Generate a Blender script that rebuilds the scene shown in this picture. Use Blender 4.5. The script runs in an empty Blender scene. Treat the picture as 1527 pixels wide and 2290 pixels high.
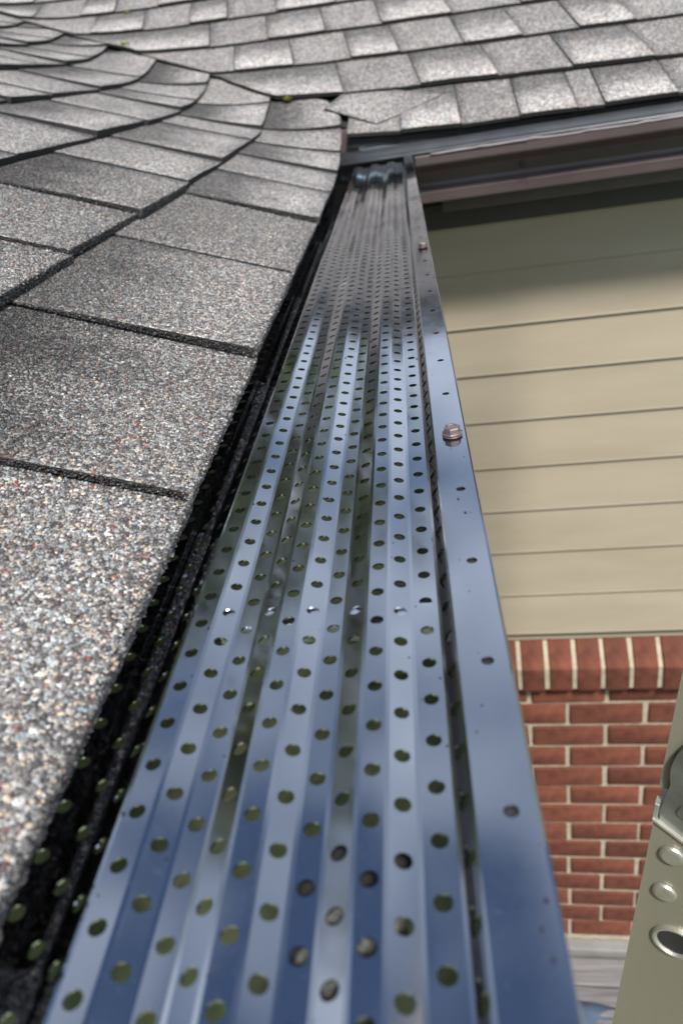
import bpy, bmesh, math, random
import numpy as np
from mathutils import Vector, Matrix

random.seed(7)
rng = np.random.default_rng(7)
R = math.radians
scene = bpy.context.scene

# ------------------------------------------------------------------ camera
ZC = 2.76                      # lens height above the ground; geometry below is written relative to the lens
cam_d = bpy.data.cameras.new('camera')
cam = bpy.data.objects.new('camera', cam_d)
scene.collection.objects.link(cam)
scene.camera = cam
CX = Vector((0.9868, 0.0583, -0.1512))
CY = Vector((-0.1015, -0.5048, -0.8573))
CZ = Vector((-0.1263, 0.8613, -0.4922))
m = Matrix((CX, -CY, -CZ)).transposed().to_4x4()
m.translation = (0, 0, ZC)
cam.matrix_world = m
cam_d.sensor_fit = 'VERTICAL'
cam_d.sensor_height = 36.0
cam_d.lens = 27.04
cam_d.clip_start = 0.01
cam_d.clip_end = 3000
cam_d.dof.use_dof = True
cam_d.dof.focus_distance = 0.36
cam_d.dof.aperture_fstop = 14.0

# ------------------------------------------------------------------ sky and sun
SUN_DIR = Vector((0.20, -0.56, 0.80)).normalized()      # towards the sun
sun_el = math.asin(SUN_DIR.z)
sun_az = math.atan2(SUN_DIR.x, SUN_DIR.y)
world = bpy.data.worlds.new('World')
scene.world = world
world.use_nodes = True
wt = world.node_tree
wt.nodes.clear()
wo = wt.nodes.new('ShaderNodeOutputWorld')
bg = wt.nodes.new('ShaderNodeBackground')
sky = wt.nodes.new('ShaderNodeTexSky')
sky.sky_type = 'NISHITA'
sky.sun_disc = False
sky.sun_elevation = sun_el
sky.sun_rotation = sun_az
sky.air_density = 1.0
sky.dust_density = 0.6
sky.ozone_density = 1.6
tc = wt.nodes.new('ShaderNodeTexCoord')
mp = wt.nodes.new('ShaderNodeMapping')
mp.inputs['Location'].default_value = (0.35, 0.2, 0.1)
mp.inputs['Scale'].default_value = (1.0, 1.0, 1.7)
nz = wt.nodes.new('ShaderNodeTexNoise')
nz.inputs['Scale'].default_value = 1.5
nz.inputs['Detail'].default_value = 3.0
nz.inputs['Roughness'].default_value = 0.52
cr = wt.nodes.new('ShaderNodeValToRGB')
cr.color_ramp.elements[0].position = 0.44
cr.color_ramp.elements[1].position = 0.70
cr.color_ramp.elements[0].color = (0, 0, 0, 1)
cr.color_ramp.elements[1].color = (1, 1, 1, 1)
mx = wt.nodes.new('ShaderNodeMix')
mx.data_type = 'RGBA'
mx.inputs['B'].default_value = (10.0, 10.9, 12.0, 1)
wt.links.new(tc.outputs['Generated'], mp.inputs['Vector'])
wt.links.new(mp.outputs['Vector'], nz.inputs['Vector'])
wt.links.new(nz.outputs['Fac'], cr.inputs['Fac'])
wt.links.new(cr.outputs['Color'], mx.inputs['Factor'])
wt.links.new(sky.outputs['Color'], mx.inputs['A'])
wt.links.new(mx.outputs['Result'], bg.inputs['Color'])
bg.inputs['Strength'].default_value = 0.075
wt.links.new(bg.outputs['Background'], wo.inputs['Surface'])

sun_d = bpy.data.lights.new('sun', 'SUN')
sun_d.energy = 3.4
sun_d.angle = R(9.0)
sun_d.color = (1.0, 0.965, 0.92)
sun = bpy.data.objects.new('sun', sun_d)
scene.collection.objects.link(sun)
sun.rotation_euler = (-SUN_DIR).to_track_quat('-Z', 'Y').to_euler()

scene.view_settings.view_transform = 'Standard'
scene.view_settings.look = 'None'
scene.view_settings.exposure = 0.78
scene.view_settings.gamma = 1.0
scene.view_settings.use_curve_mapping = False

# ------------------------------------------------------------------ helpers
LINK = scene.collection.objects.link
TOPS = []

def tag(o, label=None, cat=None, group=None, kind=None):
    if label: o['label'] = label
    if cat: o['category'] = cat
    if group: o['group'] = group
    if kind: o['kind'] = kind
    return o

def empty(name, loc, label, cat, group=None):
    o = bpy.data.objects.new(name, None)
    o.empty_display_size = 0.05
    LINK(o)
    o.location = loc
    tag(o, label, cat, group)
    o['_w'] = 1
    TOPS.append(o)
    return o

def wloc(o):
    v = Vector(o.location)
    while o.parent:
        o = o.parent
        v += Vector(o.location)
    return v

def link(name, me, mat, parent=None, loc=(0, 0, 0)):
    """mesh data -> object whose vertices read in lens-relative coordinates (+ loc)"""
    o = bpy.data.objects.new(name, me)
    LINK(o)
    if mat is not None and not me.materials:
        me.materials.append(mat)
    if parent is not None:
        o.parent = parent
        o.location = Vector(loc) - wloc(parent)
    else:
        o.location = loc
        TOPS.append(o)
    return o

def pydata(name, v, f, smooth=False):
    me = bpy.data.meshes.new(name)
    me.from_pydata([tuple(p) for p in v], [], f)
    me.update()
    if smooth:
        for p in me.polygons: p.use_smooth = True
    return me

def bmesh_me(name, bm, smooth=False):
    bmesh.ops.recalc_face_normals(bm, faces=bm.faces)
    me = bpy.data.meshes.new(name)
    bm.to_mesh(me); bm.free()
    if smooth:
        for p in me.polygons: p.use_smooth = True
    return me

def box_bm(x0, x1, y0, y1, z0, z1, bev=0.0, seg=2, bm=None):
    b = bmesh.new()
    vs = [b.verts.new(p) for p in ((x0,y0,z0),(x1,y0,z0),(x1,y1,z0),(x0,y1,z0),(x0,y0,z1),(x1,y0,z1),(x1,y1,z1),(x0,y1,z1))]
    for f in ((0,3,2,1),(4,5,6,7),(0,1,5,4),(1,2,6,5),(2,3,7,6),(3,0,4,7)):
        b.faces.new([vs[i] for i in f])
    if bev > 0:
        bmesh.ops.bevel(b, geom=list(b.edges), offset=bev, segments=seg, affect='EDGES', profile=0.5)
    if bm is None:
        return b
    t = bpy.data.meshes.new('t'); b.to_mesh(t); b.free(); bm.from_mesh(t); bpy.data.meshes.remove(t)
    return bm

# far wing frame: u runs along its eave, v away from the camera
AZ = R(4.5)
CA, SA = math.cos(AZ), math.sin(AZ)
F0X, F0Y = 0.075, 1.40
def UV(u, v, z):
    return (F0X + u*CA + v*SA, F0Y - u*SA + v*CA, z)
def to_uv(x, y):
    dx, dy = x - F0X, y - F0Y
    return dx*CA - dy*SA, dx*SA + dy*CA

def extrude_profile(name, prof, a, b, frame, closed=False, smooth=True, n=1, caps=False):
    """prof: list of (p, z); extruded along the frame's long axis from a to b"""
    v, f = [], []
    k = len(prof)
    for i in range(n + 1):
        t = a + (b - a)*i/n
        for (p, z) in prof:
            v.append(frame(t, p, z))
    for i in range(n):
        for j in range(k if closed else k - 1):
            j2 = (j + 1) % k
            f.append((i*k + j, i*k + j2, (i+1)*k + j2, (i+1)*k + j))
    if caps:
        f.append(tuple(range(k - 1, -1, -1))); f.append(tuple(n*k + j for j in range(k)))
    me = pydata(name, v, f, smooth)
    return me

# ------------------------------------------------------------------ materials
def new_mat(name):
    mt = bpy.data.materials.new(name)
    mt.use_nodes = True
    nt = mt.node_tree
    b = nt.nodes['Principled BSDF']
    return mt, nt, b

def N(nt, typ, **kw):
    n = nt.nodes.new(typ)
    for k, v in kw.items():
        if k in n.inputs: n.inputs[k].default_value = v
        else: setattr(n, k, v)
    return n

def noise_mat(name, c1, c2, scale, rough=0.6, metallic=0.0, bump=0.0, bscale=None, detail=4.0, stretch=None, rough_var=0.0, obj_var=0.0):
    mt, nt, b = new_mat(name)
    t = N(nt, 'ShaderNodeTexCoord')
    src = t.outputs['Object']
    if stretch:
        mpn = N(nt, 'ShaderNodeMapping'); mpn.inputs['Scale'].default_value = stretch
        nt.links.new(src, mpn.inputs['Vector']); src = mpn.outputs['Vector']
    n1 = N(nt, 'ShaderNodeTexNoise'); n1.inputs['Scale'].default_value = scale; n1.inputs['Detail'].default_value = detail
    nt.links.new(src, n1.inputs['Vector'])
    r = N(nt, 'ShaderNodeValToRGB')
    r.color_ramp.elements[0].position = 0.32; r.color_ramp.elements[1].position = 0.68
    r.color_ramp.elements[0].color = (*c1, 1); r.color_ramp.elements[1].color = (*c2, 1)
    nt.links.new(n1.outputs['Fac'], r.inputs['Fac'])
    col = r.outputs['Color']
    if obj_var > 0:
        oi = N(nt, 'ShaderNodeObjectInfo')
        mr = N(nt, 'ShaderNodeMapRange'); mr.inputs['To Min'].default_value = 1 - obj_var; mr.inputs['To Max'].default_value = 1 + obj_var
        nt.links.new(oi.outputs['Random'], mr.inputs['Value'])
        hs = N(nt, 'ShaderNodeHueSaturation')
        nt.links.new(mr.outputs['Result'], hs.inputs['Value']); nt.links.new(col, hs.inputs['Color'])
        col = hs.outputs['Color']
    nt.links.new(col, b.inputs['Base Color'])
    b.inputs['Roughness'].default_value = rough
    b.inputs['Metallic'].default_value = metallic
    if rough_var > 0:
        mr = N(nt, 'ShaderNodeMapRange'); mr.inputs['To Min'].default_value = max(0, rough - rough_var); mr.inputs['To Max'].default_value = rough + rough_var
        nt.links.new(n1.outputs['Fac'], mr.inputs['Value']); nt.links.new(mr.outputs['Result'], b.inputs['Roughness'])
    if bump > 0:
        n2 = N(nt, 'ShaderNodeTexNoise'); n2.inputs['Scale'].default_value = bscale or scale*3; n2.inputs['Detail'].default_value = 3
        nt.links.new(src, n2.inputs['Vector'])
        bp = N(nt, 'ShaderNodeBump'); bp.inputs['Strength'].default_value = 1.0; bp.inputs['Distance'].default_value = bump
        nt.links.new(n2.outputs['Fac'], bp.inputs['Height']); nt.links.new(bp.outputs['Normal'], b.inputs['Normal'])
    return mt

GRAN_COL = [  # (share, colour) of the mineral granules on the shingles
    (0.30, (0.105, 0.096, 0.094)), (0.27, (0.23, 0.213, 0.205)), (0.20, (0.42, 0.405, 0.39)),
    (0.08, (0.68, 0.66, 0.62)), (0.07, (0.58, 0.47, 0.35)), (0.06, (0.30, 0.36, 0.38)), (0.02, (0.30, 0.10, 0.08))]

def shingle_material():
    mt, nt, b = new_mat('shingle_granules')
    t = N(nt, 'ShaderNodeTexCoord')
    vo = N(nt, 'ShaderNodeTexVoronoi'); vo.inputs['Scale'].default_value = 560
    nt.links.new(t.outputs['Object'], vo.inputs['Vector'])
    sep = N(nt, 'ShaderNodeSeparateColor'); nt.links.new(vo.outputs['Color'], sep.inputs['Color'])
    r = N(nt, 'ShaderNodeValToRGB'); r.color_ramp.interpolation = 'CONSTANT'
    acc = 0
    for i, (w, c) in enumerate(GRAN_COL):
        if i < 2: e = r.color_ramp.elements[i]
        else: e = r.color_ramp.elements.new(min(acc, 0.999))
        e.position = min(acc, 0.999); e.color = (*c, 1); acc += w
    nt.links.new(sep.outputs['Red'], r.inputs['Fac'])
    # printed blend: object colour r = tone, g = strength of the dark band at the head of the tab
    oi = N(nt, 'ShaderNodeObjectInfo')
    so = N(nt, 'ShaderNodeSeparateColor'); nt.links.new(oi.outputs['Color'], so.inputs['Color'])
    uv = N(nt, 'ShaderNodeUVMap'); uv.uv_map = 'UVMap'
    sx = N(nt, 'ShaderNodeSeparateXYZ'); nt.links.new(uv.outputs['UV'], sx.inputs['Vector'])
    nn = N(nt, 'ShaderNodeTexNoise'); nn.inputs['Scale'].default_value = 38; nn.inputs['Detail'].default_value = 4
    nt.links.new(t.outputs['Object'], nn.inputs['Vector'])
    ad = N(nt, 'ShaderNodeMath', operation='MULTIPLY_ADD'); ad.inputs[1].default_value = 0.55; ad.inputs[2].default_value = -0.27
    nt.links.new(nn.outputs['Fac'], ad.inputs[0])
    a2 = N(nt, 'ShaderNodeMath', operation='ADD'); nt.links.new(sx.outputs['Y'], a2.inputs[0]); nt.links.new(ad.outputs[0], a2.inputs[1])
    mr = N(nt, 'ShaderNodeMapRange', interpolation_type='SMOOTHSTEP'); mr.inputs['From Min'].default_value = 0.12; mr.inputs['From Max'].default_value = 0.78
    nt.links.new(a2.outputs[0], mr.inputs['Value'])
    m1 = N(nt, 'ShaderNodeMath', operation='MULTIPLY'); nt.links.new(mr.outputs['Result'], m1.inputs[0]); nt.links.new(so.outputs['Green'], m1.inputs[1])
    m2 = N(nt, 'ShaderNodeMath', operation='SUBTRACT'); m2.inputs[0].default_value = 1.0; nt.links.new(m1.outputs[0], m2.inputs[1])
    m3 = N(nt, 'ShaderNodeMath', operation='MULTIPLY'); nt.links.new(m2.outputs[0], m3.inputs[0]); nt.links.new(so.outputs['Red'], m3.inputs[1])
    # weathering blotches
    n3 = N(nt, 'ShaderNodeTexNoise'); n3.inputs['Scale'].default_value = 11; n3.inputs['Detail'].default_value = 6; n3.inputs['Roughness'].default_value = 0.65
    nt.links.new(t.outputs['Object'], n3.inputs['Vector'])
    m4 = N(nt, 'ShaderNodeMapRange'); m4.inputs['From Min'].default_value = 0.3; m4.inputs['From Max'].default_value = 0.7
    m4.inputs['To Min'].default_value = 0.80; m4.inputs['To Max'].default_value = 1.2
    nt.links.new(n3.outputs['Fac'], m4.inputs['Value'])
    m5 = N(nt, 'ShaderNodeMath', operation='MULTIPLY'); nt.links.new(m3.outputs[0], m5.inputs[0]); nt.links.new(m4.outputs['Result'], m5.inputs[1])
    vm = N(nt, 'ShaderNodeVectorMath', operation='SCALE'); nt.links.new(r.outputs['Color'], vm.inputs[0]); nt.links.new(m5.outputs[0], vm.inputs['Scale'])
    nt.links.new(vm.outputs['Vector'], b.inputs['Base Color'])
    b.inputs['Roughness'].default_value = 0.75
    b.inputs['Specular IOR Level'].default_value = 0.35
    bp = N(nt, 'ShaderNodeBump', invert=True); bp.inputs['Distance'].default_value = 0.0012; bp.inputs['Strength'].default_value = 0.9
    nt.links.new(vo.outputs['Distance'], bp.inputs['Height'])
    nt.links.new(bp.outputs['Normal'], b.inputs['Normal'])
    return mt

def granule_material():
    mt, nt, b = new_mat('loose_granules')
    a = N(nt, 'ShaderNodeAttribute'); a.attribute_name = 'gcol'
    nt.links.new(a.outputs['Color'], b.inputs['Base Color'])
    b.inputs['Roughness'].default_value = 0.5
    b.inputs['Specular IOR Level'].default_value = 0.5
    return mt

def coated_metal(name, base, rough, metallic=1.0, wav=0.00035):
    mt, nt, b = new_mat(name)
    t = N(nt, 'ShaderNodeTexCoord')
    mpn = N(nt, 'ShaderNodeMapping'); mpn.inputs['Scale'].default_value = (28, 9, 28)
    nt.links.new(t.outputs['Object'], mpn.inputs['Vector'])
    n1 = N(nt, 'ShaderNodeTexNoise'); n1.inputs['Scale'].default_value = 1.0; n1.inputs['Detail'].default_value = 1.5
    nt.links.new(mpn.outputs['Vector'], n1.inputs['Vector'])
    bp = N(nt, 'ShaderNodeBump'); bp.inputs['Distance'].default_value = wav; bp.inputs['Strength'].default_value = 1.0
    nt.links.new(n1.outputs['Fac'], bp.inputs['Height'])
    nt.links.new(bp.outputs['Normal'], b.inputs['Normal'])
    # film of dust and dried drops
    n2 = N(nt, 'ShaderNodeTexNoise'); n2.inputs['Scale'].default_value = 60; n2.inputs['Detail'].default_value = 6; n2.inputs['Roughness'].default_value = 0.7
    nt.links.new(t.outputs['Object'], n2.inputs['Vector'])
    mr = N(nt, 'ShaderNodeMapRange'); mr.inputs['From Min'].default_value = 0.35; mr.inputs['From Max'].default_value = 0.75
    mr.inputs['To Min'].default_value = rough*0.75; mr.inputs['To Max'].default_value = rough*1.7
    nt.links.new(n2.outputs['Fac'], mr.inputs['Value']); nt.links.new(mr.outputs['Result'], b.inputs['Roughness'])
    b.inputs['Base Color'].default_value = (*base, 1)
    n3 = N(nt, 'ShaderNodeTexNoise'); n3.inputs['Scale'].default_value = 900; n3.inputs['Detail'].default_value = 2
    nt.links.new(t.outputs['Object'], n3.inputs['Vector'])
    m3 = N(nt, 'ShaderNodeMapRange'); m3.inputs['From Min'].default_value = 0.60; m3.inputs['From Max'].default_value = 0.74
    m3.inputs['To Min'].default_value = metallic; m3.inputs['To Max'].default_value = metallic*0.97
    nt.links.new(n3.outputs['Fac'], m3.inputs['Value']); nt.links.new(m3.outputs['Result'], b.inputs['Metallic'])
    return mt

M = {}
M['shingle'] = shingle_material()
M['granule'] = granule_material()
M['asphalt_edge'] = noise_mat('asphalt_edge', (0.012, 0.011, 0.011), (0.03, 0.028, 0.027), 300, 0.85)
M['deck_felt'] = noise_mat('roof_underlay', (0.012, 0.012, 0.012), (0.02, 0.02, 0.02), 40, 0.9)
M['guard'] = coated_metal('dark_coated_guard', (0.42, 0.437, 0.485), 0.08)
M['trough_in'] = noise_mat('algae_film', (0.22, 0.27, 0.14), (0.40, 0.44, 0.26), 22, 0.6, bump=0.0008, bscale=120)
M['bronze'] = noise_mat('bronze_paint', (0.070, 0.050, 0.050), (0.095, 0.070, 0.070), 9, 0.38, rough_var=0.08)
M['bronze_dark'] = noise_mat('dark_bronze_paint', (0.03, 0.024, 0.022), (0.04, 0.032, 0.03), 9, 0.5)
M['black_guard'] = noise_mat('black_coated_guard', (0.035, 0.038, 0.042), (0.05, 0.053, 0.057), 20, 0.34, rough_var=0.1)
M['mill'] = noise_mat('mill_aluminium', (0.72, 0.73, 0.74), (0.85, 0.86, 0.87), 40, 0.25, metallic=1.0, bump=0.0002, rough_var=0.1)
M['galv'] = noise_mat('galvanised_steel', (0.03, 0.032, 0.03), (0.13, 0.135, 0.125), 900, 0.8)
M['screw'] = noise_mat('painted_screw', (0.20, 0.15, 0.14), (0.34, 0.27, 0.25), 160, 0.32, metallic=0.75, rough_var=0.12)
M['lip'] = noise_mat('pale_lip', (0.17, 0.150, 0.156), (0.24, 0.215, 0.222), 30, 0.45)
M['siding'] = noise_mat('cream_siding', (0.345, 0.290, 0.212), (0.39, 0.332, 0.25), 3, 0.6, bump=0.0004, bscale=60, stretch=(1, 1, 6), obj_var=0.02)
M['brick'] = noise_mat('red_brick', (0.088, 0.024, 0.013), (0.165, 0.048, 0.025), 30, 0.85, bump=0.0016, bscale=170, detail=7, obj_var=0.16)
M['mortar'] = noise_mat('cream_mortar', (0.33, 0.28, 0.20), (0.44, 0.38, 0.28), 55, 0.9, bump=0.002, bscale=140)
M['ladder'] = noise_mat('ladder_aluminium', (0.30, 0.285, 0.22), (0.35, 0.33, 0.26), 14, 0.42, metallic=0.45, bump=0.00015, bscale=200, stretch=(1, 1, 0.2), rough_var=0.06)
M['rivet'] = noise_mat('bright_rivet', (0.46, 0.45, 0.38), (0.58, 0.56, 0.49), 90, 0.36, metallic=0.7, rough_var=0.1)
M['hinge'] = noise_mat('hinge_steel', (0.20, 0.205, 0.19), (0.33, 0.34, 0.32), 60, 0.45, metallic=0.8, bump=0.0003, bscale=180, rough_var=0.12)
M['cavity'] = noise_mat('black_and_shade', (0.015, 0.015, 0.017), (0.03, 0.03, 0.032), 50, 0.5)  # plain near-black; also paints shade in the rung tube and on one bracket
M['board'] = noise_mat('weathered_board', (0.11, 0.105, 0.105), (0.20, 0.19, 0.19), 5, 0.8, bump=0.0015, bscale=60, stretch=(1, 12, 12), obj_var=0.2)
M['blue_mat'] = noise_mat('blue_grey_sheet', (0.055, 0.08, 0.125), (0.085, 0.12, 0.175), 6, 0.45)
M['concrete'] = noise_mat('concrete', (0.17, 0.165, 0.155), (0.25, 0.24, 0.23), 8, 0.9, bump=0.001, bscale=90)
M['lawn'] = noise_mat('lawn', (0.04, 0.08, 0.02), (0.09, 0.14, 0.04), 3, 0.9, bump=0.02, bscale=30)
M['moss'] = noise_mat('moss', (0.20, 0.21, 0.05), (0.38, 0.36, 0.10), 60, 0.8)
M['leaf'] = noise_mat('tree_leaf', (0.075, 0.095, 0.045), (0.14, 0.16, 0.08), 1.2, 0.6)
M['bark'] = noise_mat('bark', (0.07, 0.05, 0.035), (0.15, 0.11, 0.08), 14, 0.9, bump=0.02, bscale=20)

# ------------------------------------------------------------------ setting
GZ = -ZC
v = [(-900, -900, GZ), (900, -900, GZ), (900, 900, GZ), (-900, 900, GZ)]
g = link('lawn', pydata('lawn', v, [(0, 1, 2, 3)]), M['lawn']); tag(g, kind='structure')
g['label'] = 'mown green lawn around the house'

# ------------------------------------------------------------------ roof surfaces
TAN = math.tan(R(22.6)); COS = math.cos(R(22.6))
XE, ZE, ZF = -0.0987, -0.1425, -0.119
KV = 0.06
EXPO = 0.143
def z_left(x): return ZE + TAN*(XE - x)
def z_far(x, y): return ZF + TAN*to_uv(x, y)[1]
def z_roof(x, y):
    a, b = z_left(x), z_far(x, y)
    return 0.5*(a + b + math.hypot(a - b, KV))
def n_roof(x, y):
    e = 0.004
    return Vector((-(z_roof(x+e, y) - z_roof(x-e, y))/(2*e), -(z_roof(x, y+e) - z_roof(x, y-e))/(2*e), 1)).normalized()

VX = [-1.6, -0.984, -0.846, -0.735, -0.579, -0.477, -0.409, -0.342, -0.276, -0.207, -0.11, -0.081]
VY = [2.85, 2.30, 2.173, 2.072, 1.946, 1.853, 1.785, 1.731, 1.649, 1.576, 1.489, 1.465]
def ycut(x): return float(np.interp(x, VX, VY))
CV = [-0.1, 0.053, 0.075, 0.153, 0.22, 0.298, 0.346, 0.408, 0.493, 0.607, 0.699, 0.814, 1.4]
CU = [-0.17, -0.161, -0.191, -0.295, -0.37, -0.442, -0.513, -0.586, -0.695, -0.86, -0.979, -1.127, -1.87]
def ucut(v): return float(np.interp(v, CV, CU))

house = empty('house', (-0.5, 2.2, GZ), 'brick and cream siding house with grey shingled roof meeting in a valley', 'house')
roof_a = link('roof_slope', pydata('roof_slope', [(0, 0, 0)], []), None, house)   # replaced below by its deck
bpy.data.objects.remove(roof_a)
TOPS[:] = [house] + [g]

def deck_mesh(name, pts, off):
    """underlay: grid of plan points following the roof, pushed down by off"""
    v, f = [], []
    rows, cols = len(pts), len(pts[0])
    for r_ in pts:
        for (x, y) in r_:
            v.append((x, y, z_roof(x, y) - off))
    k = len(v)
    v += [(p[0], p[1], p[2] - 0.013) for p in v[:k]]
    for i in range(rows - 1):
        for j in range(cols - 1):
            a, b_, c, d = i*cols + j, i*cols + j + 1, (i+1)*cols + j + 1, (i+1)*cols + j
            f.append((a, b_, c, d)); f.append((k + d, k + c, k + b_, k + a))
    for i in range(rows - 1):
        for (a, b_) in ((i*cols, (i+1)*cols), (i*cols + cols - 1, (i+1)*cols + cols - 1)):
            f.append((a, b_, k + b_, k + a))
    for j in range(cols - 1):
        for (a, b_) in ((j, j + 1), ((rows-1)*cols + j, (rows-1)*cols + j + 1)):
            f.append((a, b_, k + b_, k + a))
    me = pydata(name, v, f)
    return me

pts = []
for i in range(26):
    x = XE - 0.046 - 3.2*(i/25.0)**1.6
    yc = ycut(x) if x > -1.6 else 2.85 + (-1.6 - x)*0.9
    pts.append([(x, -3.0 + (yc + 3.02)*j/40.0) for j in range(41)])
roof_left = link('roof_slope', deck_mesh('roof_slope', pts, 0.003), M['deck_felt'], house)
roof_left['label'] = 'roof slope of grey shingles rising from the long gutter'
pts = []
for i in range(20):
    vv = 0.004 + 3.0*(i/19.0)**1.5
    u0 = ucut(vv) if vv < 1.4 else -1.87 - (vv - 1.4)*1.6
    row = []
    for j in range(31):
        u = u0 + (3.2 - u0)*(j/30.0)**1.4
        p = UV(u, vv, 0); row.append((p[0], p[1]))
    pts.append(row)
roof_far = link('roof_slope', deck_mesh('roof_slope', pts, 0.001), M['deck_felt'], house)
roof_far['label'] = 'roof slope of grey shingles facing the lens above the cream siding'

TABS_LEFT = []     # remembered for the granules
def patch(name, P, nu, ns, thick, lift, head, parent, tone, band, base_off, curl=0.0):
    """P(t,w) -> plan (x,y); t across, w up the slope (0 butt .. 1 head).  A thin slab that follows the roof."""
    top, bot, uvs = [], [], []
    for i in range(ns + 1):
        w = i/ns
        for j in range(nu + 1):
            t = j/nu
            x, y = P(t, w)
            n = n_roof(x, y)
            z = z_roof(x, y)
            o = base_off + lift*(1 - w) + head*w + curl*(0.5 - t)*(1 - 0.75*w)
            top.append(Vector((x, y, z)) + n*o)
            bot.append(Vector((x, y, z)) + n*(o - thick*(1 - 0.6*w)))
            uvs.append((t, w))
    k = len(top); c = nu + 1
    f, mi = [], []
    for i in range(ns):
        for j in range(nu):
            a = i*c + j
            f.append((a, a + 1, a + c + 1, a + c)); mi.append(0)
    def rim(a, b_):
        f.append((a, k + a, k + b_, b_)); mi.append(1)
    for j in range(nu):
        rim(j + 1, j); rim(ns*c + j, ns*c + j + 1)
    for i in range(ns):
        rim(i*c, (i+1)*c); rim((i+1)*c + nu, i*c + nu)
    me = pydata(name, top + bot, f)
    me.materials.append(M['shingle']); me.materials.append(M['asphalt_edge'])
    me.polygons.foreach_set('material_index', mi)
    uvl = me.uv_layers.new(name='UVMap')
    allu = uvs + uvs
    for lp in me.loops:
        uvl.data[lp.index].uv = allu[lp.vertex_index]
    bm = bmesh.new(); bm.from_mesh(me); bmesh.ops.recalc_face_normals(bm, faces=bm.faces); bm.to_mesh(me); bm.free()
    for p in me.polygons: p.use_smooth = p.material_index == 0
    o = link(name, me, None, parent)
    o.color = (tone, band, 0, 1)
    return o

def wob(a, b_, amp, seed):
    r_ = random.Random(seed)
    ph, fr = r_.uniform(0, 6.28), r_.uniform(20, 60)
    return amp*math.sin(fr*a + ph) + 0.5*amp*math.sin(2.3*fr*b_ + 1.7*ph)

JL = {0: [-1.02, -0.84, -0.62, -0.44, -0.26, -0.10, 0.085, 0.256, 0.424, 0.618, 0.841, 1.028, 1.192, 1.33, 1.445, 1.62],
      1: [-0.93, -0.75, -0.55, -0.36, -0.15, 0.02, 0.19, 0.34, 0.523, 0.683, 0.870, 1.06, 1.30, 1.42, 1.575, 1.75],
      2: [-0.6, -0.42, -0.2, -0.02, 0.2, 0.38, 0.56, 0.78, 1.01, 1.224, 1.441, 1.567, 1.695, 1.9],
      3: [0.2, 0.42, 0.6, 0.77, 0.93, 1.093, 1.241, 1.456, 1.714, 1.95]}
for c in range(4, 9):
    y, l = 0.25 + 0.04*c, []
    while y < 2.6:
        l.append(y); y += random.choice((0.13, 0.16, 0.19, 0.22))
    JL[c] = l
NTAB = {}
for c, js in JL.items():
    for k in range(len(js) - 1):
        y0, y1 = js[k], js[k + 1]
        s0, s1 = c*EXPO, (c + 1)*EXPO + 0.022
        xm = XE - (s0 + 0.5*EXPO)*COS
        if y0 > ycut(xm) + 0.03: continue
        dark = (k + c) % 2 == 0
        thick = (0.0078 if dark else 0.0062) + random.uniform(-0.0006, 0.0006)
        lift = thick + 0.0016 + (0.0003 if dark else 0.0)
        tone = random.uniform(0.94, 1.06)*(0.98 if dark else 0.84)
        band = random.uniform(0.62, 0.78) if dark else random.uniform(0.1, 0.35)
        if c == 0 and k in (6, 7, 8, 9): band = {6: 0.30, 7: 0.78, 8: 0.62, 9: 0.25}[k]
        seed = c*100 + k
        gap = 0.0019
        jit = random.uniform(-0.002, 0.002) if c else random.uniform(-0.0012, 0.0012)
        def P(t, w, y0=y0, y1=y1, s0=s0, s1=s1, seed=seed, jit=jit):
            s = s0 + jit + (s1 - s0)*w
            ye = y0 + gap + (y1 - y0 - 2*gap)*t
            s += wob(ye, 0, 0.0007, seed)*(1 - w)
            x = XE - s*COS
            yy = ye + wob(s, ye, 0.0006, seed + 7)
            lim = ycut(x) + (0.055 if s > 0.02 else 0.0)
            if y1 > lim: 
                b_ = max(min(y1, lim), y0 + 0.004)
                yy = y0 + gap + (b_ - y0 - gap)*t
            return x, yy
        nu = 6 if y1 > 0.8 else 4
        if c == 0 and y0 < 0.75: nu = 24
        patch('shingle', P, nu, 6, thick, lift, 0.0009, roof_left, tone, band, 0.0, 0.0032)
        if c <= 1 and y1 > 0.05 and y0 < 0.85: TABS_LEFT.append((c, y0, y1, s0 + jit, s1, lift, tone, band, seed, thick))

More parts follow.
